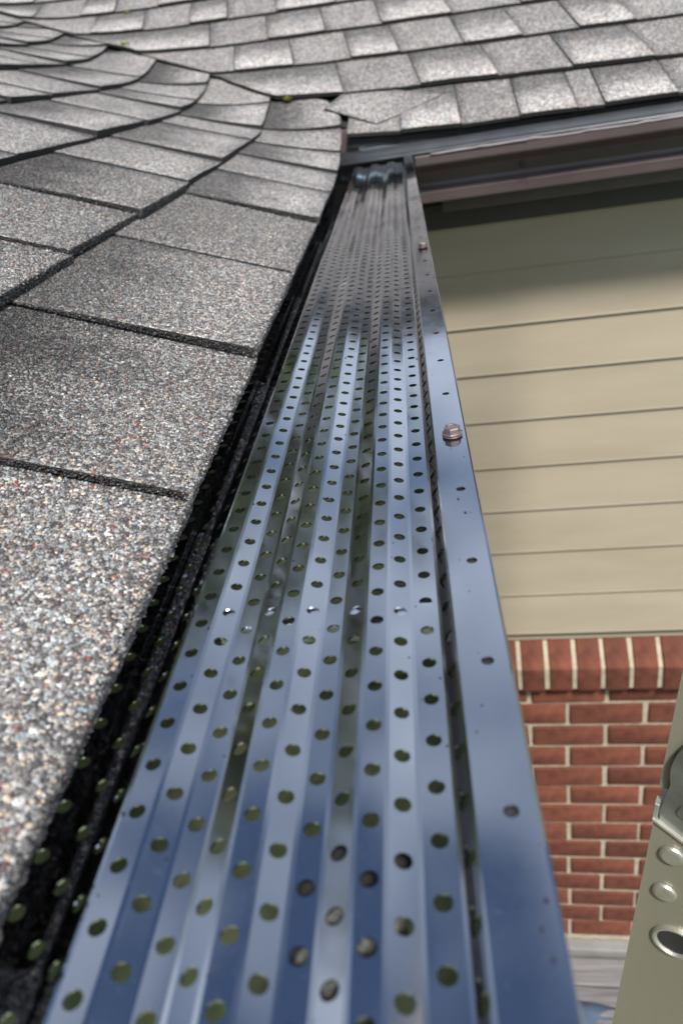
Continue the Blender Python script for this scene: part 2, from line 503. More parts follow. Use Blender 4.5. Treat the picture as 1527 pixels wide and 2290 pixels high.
JF = {0: [-0.165, -0.075, 0.022, 0.115, 0.203, 0.244, 0.35, 0.50, 0.62, 0.79, 0.93],
      1: [-0.33, -0.181, -0.043, 0.089, 0.211, 0.337, 0.46, 0.61, 0.75, 0.90],
      2: [-0.52, -0.41, -0.29, -0.176, -0.084, 0.035, 0.139, 0.237, 0.33, 0.48, 0.60, 0.76],
      3: [-0.66, -0.49, -0.36, -0.238, -0.122, 0.015, 0.147, 0.27, 0.39, 0.55, 0.70]}
for c in range(4, 10):
    u, l = -0.74 - 0.16*(c - 4) + random.uniform(0, 0.08), []
    while u < 0.62:
        l.append(u); u += random.choice((0.09, 0.115, 0.13, 0.15))
    JF[c] = l
EV = EXPO*COS
def vline(c, u):       # course line: the courses run a few degrees off the eave
    if c == 0: return -0.004
    return 0.0 + EV*c - 0.075*(u - 0.09)
for c, js in JF.items():
    if c:
        js.insert(0, js[0] - 0.13); js.insert(0, js[0] - 0.15)
        while len(js) > 2 and js[1] < ucut(vline(c, js[1])) + 0.025: js.pop(0)
        js[0] = -9.0
    for k in range(len(js) - 1):
        u0, u1 = js[k], js[k + 1]
        dark = (k + c) % 2 == 1
        thick = (0.0072 if dark else 0.0058) + random.uniform(-0.0005, 0.0005)
        lift = thick + 0.002 + (0.0012 if dark else 0.0)
        tone = random.uniform(0.96, 1.1)*(1.16 if dark else 0.74)
        band = random.uniform(0.62, 0.74) if dark else random.uniform(0.0, 0.15)
        seed = 5000 + c*100 + k
        skew = random.choice((-0.012, -0.004, 0.0, 0.006)) if c else 0
        def P(t, w, u0=u0, u1=u1, c=c, seed=seed, skew=skew):
            def vat(u):
                va = vline(c, u) + wob(u, 0, 0.0012, seed)
                return va + (vline(c + 1, u) + 0.018 - va)*w
            lean = 0.030*(w if c else 0.3*w)
            a_, b_ = u0 + 0.0008 - lean, u1 - 0.0008 - lean
            for _ in range(3):
                lo = ucut(vat(a_)) + 0.0012*math.sin(90*vat(a_)) if c else -0.166
                a_ = max(u0 + 0.0008 - lean, lo) if u0 > -5 else lo
            b_ = max(b_, a_ + 0.002)
            uu = a_ + (b_ - a_)*t
            vv = vat(uu)
            p = UV(uu, vv, 0)
            return p[0], p[1]
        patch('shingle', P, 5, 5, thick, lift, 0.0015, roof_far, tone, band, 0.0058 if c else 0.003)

# starter strip showing under the first course
def PS(t, w):
    y = -1.0 + 2.42*t
    return XE - 0.0060 - 0.0008*math.sin(y*47) - 0.09*w, y
st = patch('starter_strip', PS, 60, 2, 0.0012, 0.0004, 0.0, roof_left, 0.5, 0.0, -0.0008)
# trimmed flap where the cut valley meets the eave
fl = [(-0.212, 0.100), (-0.117, 0.025), (-0.006, 0.106), (-0.17, 0.185)]
def PF(t, w):
    a = Vector(fl[0]).lerp(Vector(fl[1]), t); b_ = Vector(fl[3]).lerp(Vector(fl[2]), t)
    q = a.lerp(b_, w); p = UV(q.x, q.y, 0)
    return p[0], p[1]
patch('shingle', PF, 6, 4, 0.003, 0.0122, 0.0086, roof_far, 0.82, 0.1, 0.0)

# ---- mineral granules standing proud on the tabs next to the lens
def granules():
    cols = np.array([c for _, c in GRAN_COL]); wts = np.array([w for w, _ in GRAN_COL]); wts = wts/wts.sum()
    C_, S_, K_, NN = [], [], [], []
    for (c, y0, y1, s0, s1, lift, tone, band, seed, thick) in TABS_LEFT:
        ya, yb = max(y0, 0.0), min(y1, 0.85)
        if yb <= ya: continue
        dens = 820000
        n = int((yb - ya)*EXPO*dens)
        yy = rng.uniform(max(ya, y0 + 0.0028), min(yb, y1 - 0.0028), n); ss = s0 + rng.uniform(0, 1, n)*EXPO
        # thin out with distance: the far ones fall below a pixel
        keep = rng.uniform(0, 1, n) < np.clip(1.25 - 0.75*yy/0.85, 0.35, 1)
        yy, ss = yy[keep], ss[keep]; n = len(yy)
        x = XE - ss*COS
        w = (ss - s0)/(s1 - s0)
        zl = ZE + TAN*(XE - x)
        u_, v_ = (x - F0X)*CA - (yy - F0Y)*SA, (x - F0X)*SA + (yy - F0Y)*CA
        zf = ZF + TAN*v_
        z = 0.5*(zl + zf + np.hypot(zl - zf, KV))
        o = lift*(1 - w) + 0.0009*w + 0.0032*(0.5 - (yy - y0)/(y1 - y0))*(1 - 0.75*w)
        nrm = np.array([math.sin(R(22.6)), 0, COS])
        pos = np.stack([x, yy, z], 1) + nrm*(o + 0.0001)[:, None]
        rad = np.clip(rng.lognormal(math.log(0.00064), 0.32, n), 0.00034, 0.0014)
        ci = rng.choice(len(cols), n, p=wts)
        k = cols[ci]*rng.uniform(0.50, 0.84, (n, 1))
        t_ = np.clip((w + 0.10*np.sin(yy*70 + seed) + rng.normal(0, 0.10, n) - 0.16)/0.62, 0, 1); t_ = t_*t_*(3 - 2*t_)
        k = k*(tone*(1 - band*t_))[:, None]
        C_.append(pos); S_.append(rad); K_.append(k)
        # ragged butt edge
        m_ = int((yb - ya)*26000)
        yy = rng.uniform(ya, yb, m_); d = rng.uniform(0, 1, m_)**1.4*thick*0.95
        x = np.full(m_, XE - s0*COS)
        zl = ZE + TAN*(XE - x); v_ = (x - F0X)*SA + (yy - F0Y)*CA
        zf = ZF + TAN*v_; z = 0.5*(zl + zf + np.hypot(zl - zf, KV))
        pos = np.stack([x + rng.uniform(-0.0004, 0.0012, m_), yy, z], 1) + nrm*(lift + 0.0032*(0.5 - (yy - y0)/(y1 - y0)) - d)[:, None]
        C_.append(pos); S_.append(np.clip(rng.lognormal(math.log(0.0007), 0.3, m_), 0.0004, 0.0012))
        K_.append(cols[rng.choice(len(cols), m_, p=wts)]*(0.15 + 0.55*rng.uniform(0, 1, (m_, 1))**2))
        # crumbs on the edge of the tab that faces the lens
        if y0 > 0.02:
            m_ = 1500
            ss = s0 + rng.uniform(0, 1, m_)*EXPO; x = XE - ss*COS; w = (ss - s0)/(s1 - s0)
            yy = np.full(m_, y0 + 0.0019) + rng.uniform(-0.0007, 0.0005, m_)
            zl = ZE + TAN*(XE - x); v_ = (x - F0X)*SA + (yy - F0Y)*CA
            zf = ZF + TAN*v_; z = 0.5*(zl + zf + np.hypot(zl - zf, KV))
            o = lift*(1 - w) + 0.0009*w + 0.0021*(1 - 0.75*w) - 0.0006 - rng.uniform(0, 1, m_)*thick*0.7*(1 - w)
            C_.append(np.stack([x, yy, z], 1) + nrm*o[:, None]); S_.append(np.clip(rng.lognormal(math.log(0.0006), 0.3, m_), 0.0003, 0.0011))
            K_.append(cols[rng.choice(len(cols), m_, p=wts)]*(0.06 + 0.3*rng.uniform(0, 1, (m_, 1))**3))
    pos = np.concatenate(C_); rad = np.concatenate(S_); col = np.concatenate(K_)
    n = len(pos)
    base = np.array([(1,0,0),(-1,0,0),(0,1,0),(0,-1,0),(0,0,1),(0,0,-1)], float)
    q = rng.normal(size=(n, 4)); q /= np.linalg.norm(q, axis=1)[:, None]
    a, b_, c, d = q.T
    Rm = np.stack([np.stack([1-2*(c*c+d*d), 2*(b_*c-a*d), 2*(b_*d+a*c)], 1),
                   np.stack([2*(b_*c+a*d), 1-2*(b_*b_+d*d), 2*(c*d-a*b_)], 1),
                   np.stack([2*(b_*d-a*c), 2*(c*d+a*b_), 1-2*(b_*b_+c*c)], 1)], 1)
    sc = rad[:, None, None]*rng.uniform(0.7, 1.35, (n, 6, 1))
    vv = np.einsum('nij,nkj->nki', Rm, base[None]*sc)
    vv[:, :, 2] *= 0.75
    vv = vv + pos[:, None, :]
    tri = np.array([(0,2,4),(2,1,4),(1,3,4),(3,0,4),(2,0,5),(1,2,5),(3,1,5),(0,3,5)])
    ff = (tri[None] + 6*np.arange(n)[:, None, None]).reshape(-1)
    me = bpy.data.meshes.new('granule_coat')
    me.vertices.add(n*6); me.vertices.foreach_set('co', vv.reshape(-1))
    me.loops.add(len(ff)); me.loops.foreach_set('vertex_index', ff.astype(np.int32))
    nf = len(ff)//3
    me.polygons.add(nf); me.polygons.foreach_set('loop_start', np.arange(0, 3*nf, 3, dtype=np.int32))
    me.update(calc_edges=True); me.validate()
    at = me.attributes.new('gcol', 'FLOAT_COLOR', 'POINT')
    at.data.foreach_set('color', np.repeat(np.concatenate([col, np.ones((n, 1))], 1), 6, axis=0).reshape(-1).astype(np.float32))
    o = link('granule_coat', me, M['granule'], roof_left)
    o['kind'] = 'stuff'
    return n
print('granules', granules())

# ------------------------------------------------------------------ fascia, soffit and walls
WV = 0.166        # wall plane of the far wing
def frame_far(t, p, z): return UV(t, p, z)
def frame_near(t, p, z): return (p, t, z)
def part_box(name, u0, u1, v0, v1, z0, z1, mat, parent, bev=0.001):
    bm = box_bm(u0, u1, v0, v1, z0, z1, bev, 1)
    for vt in bm.verts: vt.co = UV(*vt.co)
    return link(name, bmesh_me(name, bm), mat, parent)
part_box('fascia', -0.02, 2.2, 0.064, 0.084, -0.245, -0.121, M['bronze'], house)
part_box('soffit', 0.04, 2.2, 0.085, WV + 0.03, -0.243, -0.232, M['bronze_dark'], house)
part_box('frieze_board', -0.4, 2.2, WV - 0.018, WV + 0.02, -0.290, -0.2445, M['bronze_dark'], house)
bm = box_bm(-0.150, -0.126, -2.5, 1.36, -0.30, -0.152, 0.001, 1)
link('fascia', bmesh_me('fascia', bm), M['bronze'], house)
link('eave_light_block', bmesh_me('eave_light_block', box_bm(-0.180, -0.158, -2.5, 1.40, -0.30, -0.1335)), M['deck_felt'], house)  # added out of view to block lawn light coming through the open attic
part_box('fascia', -0.24, 2.2, 0.037, 0.052, -0.20, -0.1190, M['bronze'], house)   # sub-fascia behind the guard strip
part_box('fascia', -0.27, -0.150, 0.012, 0.030, -0.16, -0.086, M['bronze'], house)

side = link('wing_wall', bmesh_me('wing_wall', box_bm(-0.60, -0.30, -2.6, 1.50, GZ + 0.002, -0.30)), M['siding'], house)
side2 = part_box('soffit', -0.55, -0.19, -3.7, 0.02, -0.312, -0.302, M['bronze_dark'], house)
bpy.data.objects.remove(side2)
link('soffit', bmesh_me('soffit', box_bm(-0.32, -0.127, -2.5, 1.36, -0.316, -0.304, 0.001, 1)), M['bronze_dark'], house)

core = part_box('siding_wall', -0.42, 2.2, WV + 0.012, WV + 0.10, -1.33, -0.20, M['siding'], house, 0)
core['label'] = 'wall clad in cream lap siding'
ZS = [-0.276, -0.384, -0.495, -0.598, -0.707, -0.821, -0.935, -1.051, -1.178, -1.300]
for i in range(len(ZS) - 1):
    zt, zb = ZS[i], ZS[i + 1]
    prof = [(WV + 0.010, zt + 0.012), (WV + 0.0015, zt + 0.012), (WV - 0.0040, zb + 0.005), (WV - 0.0048, zb + 0.002), (WV - 0.0030, zb), (WV + 0.003, zb + 0.0005)]
    me = extrude_profile('siding_board', prof, -0.40, 2.2, frame_far, closed=True, smooth=False, caps=True)
    link('siding_board', me, M['siding'], core)

ZB1 = -2.590
bw = part_box('brick_wall', -0.45, 2.2, WV - 0.006, WV + 0.11, ZB1 - 0.03, -1.40, M['mortar'], house, 0)
bw['label'] = 'red brick wall with cream mortar below the siding'
def brick_me(l, d, hgt, seed):
    r_ = random.Random(seed)
    bm = box_bm(-l/2, l/2, -d/2, d/2, -hgt/2, hgt/2, 0.0035, 2)
    for vt in bm.verts:
        vt.co += Vector((r_.uniform(-1, 1), r_.uniform(-1, 1), r_.uniform(-1, 1)))*0.0011
    me = bmesh_me('brick', bm, True); me.materials.append(M['brick']); return me
CH, BL = 0.0805, 0.1985
bm_v = [brick_me(BL - 0.0125, 0.05, CH - 0.0135, s) for s in range(4)]
nrow = 14
for i in range(nrow):
    zc = ZB1 + 0.012 + CH*(i + 0.5)
    off = 0.5*BL if i % 2 else 0.0
    u = 0.0975 - 3*BL + off
    while u < 1.45:
        p = UV(u + random.uniform(-0.002, 0.002), WV + 0.011 + random.uniform(-0.0012, 0.0012), zc + random.uniform(-0.001, 0.001))
        o = link('brick', random.choice(bm_v), None, bw, p)
        o.rotation_euler = (random.uniform(-0.004, 0.004), random.uniform(-0.005, 0.005), -AZ + random.uniform(-0.006, 0.006))
        u += BL
# rowlock sill: bricks on edge with a sloping top
sill = part_box('sill_course', -0.45, 2.2, WV - 0.03, WV + 0.06, -1.452, -1.40, M['mortar'], house, 0)
sill['label'] = 'sloping rowlock sill of bricks on edge'
def rowlock_me(seed):
    r_ = random.Random(seed); w = 0.0575
    b = bmesh.new()
    prof = [(-0.044, -1.4595), (-0.044, -1.384), (0.05, -1.302), (0.05, -1.4595)]
    vs = [[b.verts.new((s*w/2, p, z + 1.40)) for (p, z) in prof] for s in (-1, 1)]
    b.faces.new(vs[0]); b.faces.new(vs[1][::-1])
    for j in range(4): b.faces.new((vs[0][j], vs[1][j], vs[1][(j+1) % 4], vs[0][(j+1) % 4]))
    bmesh.ops.recalc_face_normals(b, faces=b.faces)
    bmesh.ops.bevel(b, geom=list(b.edges), offset=0.004, segments=2, affect='EDGES', profile=0.5)
    for vt in b.verts: vt.co += Vector((r_.uniform(-1, 1), r_.uniform(-1, 1), r_.uniform(-1, 1)))*0.001
    me = bmesh_me('brick', b, True); me.materials.append(M['brick']); return me
rl = [rowlock_me(s) for s in range(3)]
u = -0.37
while u < 1.4:
    o = link('brick', random.choice(rl), None, sill, UV(u, WV + random.uniform(-0.002, 0.002), -1.40))
    o.rotation_euler = (0, random.uniform(-0.012, 0.012), -AZ + random.uniform(-0.01, 0.01))
    u += 0.0685
bm = bmesh.new()
pr = [(-0.038, -1.4555), (-0.038, -1.388), (0.05, -1.311), (0.05, -1.455)]
me = extrude_profile('mortar_bed', [(WV + p, z) for p, z in pr], -0.45, 2.2, frame_far, closed=True, smooth=False, caps=True)
link('mortar_bed', me, M['mortar'], sill)
bm.free()

# ------------------------------------------------------------------ deck below the wall
deck = empty('deck', UV(0.6, -0.5, GZ), 'low deck of weathered grey boards along the foot of the brick wall', 'deck')
part_box('concrete_ledge', -0.3, 2.2, WV - 0.045, WV - 0.007, GZ + 0.003, -2.604, M['concrete'], deck, 0.004)
vv, i = WV - 0.055, 0
while vv > -1.2:
    w_ = 0.088
    part_box('board', -0.3, 2.2, vv - w_, vv, -2.655, -2.63 + random.uniform(-0.001, 0.001), M['board'], deck, 0.003)
    vv -= w_ + 0.006; i += 1
part_box('joist', 0.5, 0.54, -1.2, 0.1, GZ + 0.003, -2.656, M['board'], deck, 0.002)
part_box('joist', 1.5, 1.54, -1.2, 0.1, GZ + 0.003, -2.656, M['board'], deck, 0.002)
part_box('joist', -0.25, -0.21, -1.2, 0.1, GZ + 0.003, -2.656, M['board'], deck, 0.002)
# folded sheet lying on the deck
vs, fs = [], []
nx, ny = 24, 20
for j in range(ny + 1):
    for i in range(nx + 1):
        u = 0.02 + 0.62*i/nx; v_ = -0.66 + 0.62*j/ny
        z = -2.626 + 0.006 + 0.006*math.sin(17*u + 6*v_) + 0.005*math.sin(31*v_ + 4*u) + 0.004*math.sin(47*(u - v_))
        vs.append(UV(u + 0.01*math.sin(9*v_), v_ + 0.012*math.sin(11*u), z))
for j in range(ny):
    for i in range(nx):
        a = j*(nx + 1) + i; fs.append((a, a + 1, a + nx + 2, a + nx + 1))
sheet = link('ground_sheet', pydata('ground_sheet', vs, fs, True), M['blue_mat'])
sm = sheet.modifiers.new('s', 'SOLIDIFY'); sm.thickness = 0.002
tag(sheet, 'blue grey plastic sheet lying on the deck boards', 'sheet')

# ------------------------------------------------------------------ near gutter
H = 0.14
gut = empty('gutter', (-0.05, 0.5, -0.26), 'long dark gutter under the perforated guard, algae inside', 'gutter')
Y0, Y1 = -0.50, 1.385
def shell(name, prof, a, b, frame, th, mat_out, mat_in, parent, n=1, smooth=False):
    me = extrude_profile(name, prof, a, b, frame, smooth=smooth, n=n)
    me.materials.append(mat_out); me.materials.append(mat_in)
    o = link(name, me, None, parent)
    s = o.modifiers.new('thickness', 'SOLIDIFY'); s.thickness = th; s.offset = 1.0
    return o
prof = [(-0.124, -0.150), (-0.124, -0.236), (-0.050, -0.236), (-0.046, -0.225), (-0.036, -0.212), (-0.014, -0.196), (0.002, -0.186), (0.0095, -0.176), (0.0105, -0.158), (0.0133, -0.156), (0.0133, -0.1385)]
# outer skin
me = extrude_profile('trough', prof, Y0, Y1, frame_near, smooth=False, n=1)
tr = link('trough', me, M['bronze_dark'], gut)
inn = [(p + (0.0012 if p < -0.03 else -0.0012), z + 0.0012) for p, z in prof[:-2]]
inn = [(-0.1228, -0.152), (-0.1228, -0.2348), (-0.0505, -0.2348), (-0.047, -0.2245), (-0.037, -0.2105), (-0.015, -0.1945), (0.001, -0.1848), (0.0083, -0.1755), (0.0093, -0.158)]
link('algae_lining', extrude_profile('algae_lining', inn, Y0, Y1, frame_near, n=1), M['trough_in'], gut)
for yy_ in (Y0 + 0.001,):
    cap = [(p, yy_, z) for p, z in prof]
    link('end_cap', pydata('end_cap', cap, [tuple(range(len(cap)))]), M['bronze_dark'], gut)
def hanger(y, w, rot, mat, z, x0=-0.076, x1=0.006):
    v_, f_ = [], []
    xs = [x0, x0 + 0.004, x0 + 0.006, -0.06, -0.04, x1 - 0.01, x1]
    zs = [z - 0.006, z - 0.002, z, z, z, z, z - 0.004]
    ys = [-w/2, -w/2 + 0.0015, -w*0.18, w*0.18, w/2 - 0.0015, w/2]
    dz = [-0.004, 0, 0, 0, 0, -0.004]
    for x, zz in zip(xs, zs):
        for yy2, d in zip(ys, dz):
            v_.append((x + math.sin(rot)*yy2, y + yy2*math.cos(rot) + math.sin(rot)*(x + 0.05), zz + d))
    k = len(ys)
    for i in range(len(xs) - 1):
        for j in range(k - 1):
            f_.append((i*k + j, i*k + j + 1, (i+1)*k + j + 1, (i+1)*k + j))
    o = link('hanger', pydata('hanger', v_, f_), mat, gut)
    s = o.modifiers.new('thickness', 'SOLIDIFY'); s.thickness = 0.0012; s.offset = -1
    return o
hanger(0.1850, 0.011, R(-5), M['mill'], -0.1413)
hanger(0.79, 0.024, 0, M['mill'], -0.1475)
# bracket of rough galvanised strip just under the guard
hb = bmesh.new()
box_bm(-0.007, 0.007, -0.022, 0.022, -0.0008, 0.0008, 0.0004, 1, hb)
box_bm(0.0072, 0.0092, -0.020, 0.021, -0.010, 0.0004, 0.0003, 1, hb)
ob = link('bracket', bmesh_me('bracket', hb), M['galv'], gut, (-0.032, 0.078, -0.1475))
ob.rotation_euler = (0, 0, R(-24))
hb = bmesh.new(); box_bm(-0.010, 0.010, -0.016, 0.016, -0.0006, 0.0006, 0.0003, 1, hb)
ob = link('bracket', bmesh_me('bracket', hb), M['cavity'], gut, (-0.028, 0.098, -0.1500))  # coloured near-black to paint in the shade on a strap under the guard
ob.rotation_euler = (0, 0, R(-24))

# ------------------------------------------------------------------ perforated guard on the near gutter
guard = empty('gutter_guard', (-0.04, 0.5, -0.15), 'glossy dark ribbed gutter guard with rows of round holes beside the shingles', 'gutter guard')
PITCH = 0.0978*H
HI = 0.0017
LO2, LO1 = -0.0041, -0.0021
XB = [-0.95, -0.80, -0.732, -0.668, -0.610, -0.565, -0.510, -0.459, -0.411, -0.366, -0.317, -0.268, -0.222, -0.176, -0.128, -0.079, -0.021, 0.005]
ZBk = [LO2, LO2, LO2, LO2, LO1, HI, HI, 0, 0, HI, HI, 0, 0, HI, HI, 0, 0, 0.0050]
PH = [None, None, 0.30, 0.66, 0.23, 0.75, 0.13, 0.53, 0.05, 0.57, -0.07, 0.32, -0.17, 0.34, -0.35, 0.01, -0.45]
PH[1] = 0.86
HR = 0.00195
GY0, GY1 = 0.030, 1.374
def warp(x, y):
    """slight unevenness of the thin sheet"""
    return 0.0
def guard_panel():
    bm = bmesh.new()
    BEND = 0.00055
    NSEG = 16
    for k in range(len(XB) - 1):
        xa, xb = XB[k]*H, XB[k + 1]*H
        za, zb = -H + ZBk[k], -H + ZBk[k + 1]
        L = math.hypot(xb - xa, zb - za)
        ex, ez = (xb - xa)/L, (zb - za)/L
        la = BEND if k > 0 else 0
        lb = BEND
        def pt(l, y):
            x = xa + ex*l; z = za + ez*l
            return (x, y, z + warp(x, y))
        # bend strip to the next facet
        if k < len(XB) - 2:
            xc, zc = XB[k + 2]*H, -H + ZBk[k + 2]
            L2 = math.hypot(xc - xb, zc - zb); e2x, e2z = (xc - xb)/L2, (zc - zb)/L2
            def pn(l, y):
                x = xb + e2x*l; z = zb + e2z*l
                return (x, y, z + warp(x, y))
        else: pn = None
        ph = PH[k]
        n0 = math.floor((GY0 - 0.645*H)/PITCH) ; n1 = math.ceil((GY1 - 0.645*H)/PITCH)
        rows = []
        for r_ in range(n0, n1 + 1):
            yc = 0.645*H + PITCH*(r_ + (ph or 0))
            ya, yb = yc - PITCH/2, yc + PITCH/2
            if yb <= GY0 or ya >= GY1: continue
            rows.append((max(ya, GY0), min(yb, GY1), yc, ya >= GY0 and yb <= GY1))
        for (ya, yb, yc, full) in rows:
            if ph is not None and full:
                lc = L/2
                l0, l1 = la, L - lb
                angs = [2*math.pi*(i + 0.5)/NSEG for i in range(NSEG)]
                hr = min(HR, (l1 - l0)*0.43)
                circ = [bm.verts.new(pt(lc + hr*math.cos(a), yc + HR*math.sin(a))) for a in angs]
                bd = []
                for a in angs:
                    c_, s_ = math.cos(a), math.sin(a)
                    t = min(((l1 - lc) if c_ > 0 else (lc - l0))/max(abs(c_), 1e-9), (PITCH/2)/max(abs(s_), 1e-9))
                    l, y = lc + c_*t, yc + s_*t
                    bd.append((l, y))
                bv = [bm.verts.new(pt(*q)) for q in bd]
                corners = {}
                for i in range(NSEG):
                    j = (i + 1) % NSEG
                    (l_i, y_i), (l_j, y_j) = bd[i], bd[j]
                    on_i = abs(abs(y_i - yc) - PITCH/2) < 1e-9
                    on_j = abs(abs(y_j - yc) - PITCH/2) < 1e-9
                    if on_i != on_j:
                        ly = l_j if not on_j else l_i
                        yy2 = y_i if on_i else y_j
                        cv = bm.verts.new(pt(ly, yy2))
                        bm.faces.new((circ[i], bv[i], cv, bv[j], circ[j]))
                    else:
                        bm.faces.new((circ[i], bv[i], bv[j], circ[j]))
            else:
                q = [bm.verts.new(pt(l, y)) for (l, y) in ((la, ya), (L - lb, ya), (L - lb, yb), (la, yb))]
                bm.faces.new(q)
            if pn:
                q = [bm.verts.new(p) for p in (pt(L - lb, ya), pn(BEND, ya), pn(BEND, yb), pt(L - lb, yb))]
                bm.faces.new(q)
    bmesh.ops.remove_doubles(bm, verts=bm.verts, dist=2e-6)
    for f in bm.faces:
        if f.normal.z < 0: f.normal_flip()
    me = bpy.data.meshes.new('perforated_panel'); bm.to_mesh(me); bm.free()
    o = link('perforated_panel', me, M['guard'], guard)
    s = o.modifiers.new('thickness', 'SOLIDIFY'); s.thickness = 0.0006; s.offset = -1.0
    return o
guard_panel()

FH = [-1.93 + 0.342*k for k in range(34)]
FH = [(0.791 + 0.3405*k)*0.962 for k in range(-10, 28)]
SCREWS = [FH[14], FH[22]]
def front_flange():
    bm = bmesh.new()
    xa, xb = 0.0060*H, 0.0955*H
    zt = -H + 0.0050
    xc = 0.0580*H
    fr = 0.00165
    cell = 0.0045
    ys = []
    holes = [y*H for y in FH if GY0 + 0.01 < y*H < GY1 - 0.01]
    y = GY0
    cells = []
    for hy in holes:
        cells.append((y, hy - cell, None)); cells.append((hy - cell, hy + cell, hy)); y = hy + cell
    cells.append((y, GY1, None))
    def zz(x, y): return zt
    def P(x, y): return (x, y, zz(x, y))
    for (ya, yb, hy) in cells:
        if hy is None:
            n = max(1, int((yb - ya)/0.012))
            for i in range(n):
                a, b_ = ya + (yb - ya)*i/n, ya + (yb - ya)*(i + 1)/n
                bm.faces.new([bm.verts.new(P(*q)) for q in ((xa, a), (xb, a), (xb, b_), (xa, b_))])
        else:
            NS = 16; angs = [2*math.pi*(i + 0.5)/NS for i in range(NS)]
            circ = [bm.verts.new(P(xc + fr*math.cos(a), hy + fr*math.sin(a))) for a in angs]
            bd = []
            for a in angs:
                c_, s_ = math.cos(a), math.sin(a)
                t = min(((xb - xc) if c_ > 0 else (xc - xa))/max(abs(c_), 1e-9), cell/max(abs(s_), 1e-9))
                bd.append((xc + c_*t, hy + s_*t))
            bv = [bm.verts.new(P(*q)) for q in bd]
            for i in range(NS):
                j = (i + 1) % NS
                oi_, oj = abs(abs(bd[i][1] - hy) - cell) < 1e-9, abs(abs(bd[j][1] - hy) - cell) < 1e-9
                if oi_ != oj:
                    cv = bm.verts.new(P(bd[j][0] if not oj else bd[i][0], bd[i][1] if oi_ else bd[j][1]))
                    bm.faces.new((circ[i], bv[i], cv, bv[j], circ[j]))
                else: bm.faces.new((circ[i], bv[i], bv[j], circ[j]))
        # rolled edges on both sides
        n = max(1, int((yb - ya)/0.012))
        for i in range(n):
            a, b_ = ya + (yb - ya)*i/n, ya + (yb - ya)*(i + 1)/n
            for side_ in ((xb, 1), (xa, -1)):
                x, sg = side_
                prev = None
                prof_ = [(0, 0), (0.0006*sg, -0.0003), (0.0009*sg, -0.0010), (0.0009*sg, -0.0046 if sg > 0 else -0.0016)]
                for k in range(len(prof_) - 1):
                    (d0, e0), (d1, e1) = prof_[k], prof_[k + 1]
                    qs = [(x + d0, a, zz(x, a) + e0), (x + d1, a, zz(x, a) + e1), (x + d1, b_, zz(x, b_) + e1), (x + d0, b_, zz(x, b_) + e0)]
                    bm.faces.new([bm.verts.new(q) for q in (qs if sg > 0 else qs[::-1])])
    bmesh.ops.remove_doubles(bm, verts=bm.verts, dist=2e-6)
    me = bpy.data.meshes.new('front_flange'); bm.to_mesh(me); bm.free()
    o = link('front_flange', me, M['guard'], guard)
    s = o.modifiers.new('thickness', 'SOLIDIFY'); s.thickness = 0.0006; s.offset = -1.0
front_flange()
link('lip_seat', bmesh_me('lip_seat', box_bm(0.0020, 0.0128, GY0, GY1, -0.1375, -0.1362)), M['cavity'], guard)

def grit():
    vs, fs, cs = [], [], []
    for i in range(260):
        k = random.randrange(4, len(XB) - 2) if i < 200 else None
        y = random.uniform(0.05, 0.9)
        if k is None: x, z = random.uniform(0.0015, 0.0125), -H + 0.0050
        else:
            f_ = random.choice((random.uniform(0.08, 0.22), random.uniform(0.78, 0.92)))
            x = (XB[k] + (XB[k+1] - XB[k])*f_)*H; z = -H + ZBk[k] + (ZBk[k+1] - ZBk[k])*f_
        r_ = random.choice((0.00018, 0.00022, 0.0003, 0.0005))
        b0 = len(vs)
        for d in ((1,0,0),(-1,0,0),(0,1,0),(0,-1,0),(0,0,1),(0,0,-1)):
            vs.append((x + d[0]*r_*random.uniform(0.7, 1.4), y + d[1]*r_*random.uniform(0.7, 1.4), z + r_*0.5 + d[2]*r_*0.7))
        fs += [tuple(b0 + q for q in t_) for t_ in ((0,2,4),(2,1,4),(1,3,4),(3,0,4),(2,0,5),(1,2,5),(3,1,5),(0,3,5))]
    o = link('grit', pydata('grit', vs, fs), M['asphalt_edge'], guard); o['kind'] = 'stuff'
grit()
def screw(y, x=0.0580*H, tilt=(0, 0)):
    s = empty
    bm = bmesh.new()
    def ring(prof, n, hexr=False):
        rings = []
        for (r_, z) in prof:
            rings.append([bm.verts.new((r_*math.cos(2*math.pi*i/n + 0.3), r_*math.sin(2*math.pi*i/n + 0.3), z)) for i in range(n)])
        for a, b_ in zip(rings[:-1], rings[1:]):
            for i in range(n):
                bm.faces.new((a[i], a[(i+1) % n], b_[(i+1) % n], b_[i]))
        bm.faces.new(rings[-1])
    ring([(0.0041, -0.0002), (0.00325, 0.0003), (0.0041, 0.0007), (0.0036, 0.0009), (0.0030, 0.0010)], 28)
    o = link('screw', bmesh_me('screw', bm), M['screw'], guard, (x, y, -H + 0.0056))
    bm = bmesh.new()
    rings = []
    for (r_, z) in [(0.0034, 0.0008), (0.0034, 0.0030), (0.0031, 0.0034), (0.0023, 0.0035), (0.0021, 0.0032)]:
        rings.append([bm.verts.new((r_*math.cos(math.pi/3*i + 0.25), r_*math.sin(math.pi/3*i + 0.25), z)) for i in range(6)])
    for a, b_ in zip(rings[:-1], rings[1:]):
        for i in range(6): bm.faces.new((a[i], a[(i+1) % 6], b_[(i+1) % 6], b_[i]))
    bm.faces.new(rings[-1])
    h_ = link('hex_head', bmesh_me('hex_head', bm), M['screw'], o, (x, y, -H + 0.0056))
    o.rotation_euler = (tilt[0], tilt[1], 0)
for q, tl in zip(SCREWS, ((0.03, 0.02), (-0.02, 0.04))):
    screw(q*H, tilt=tl)

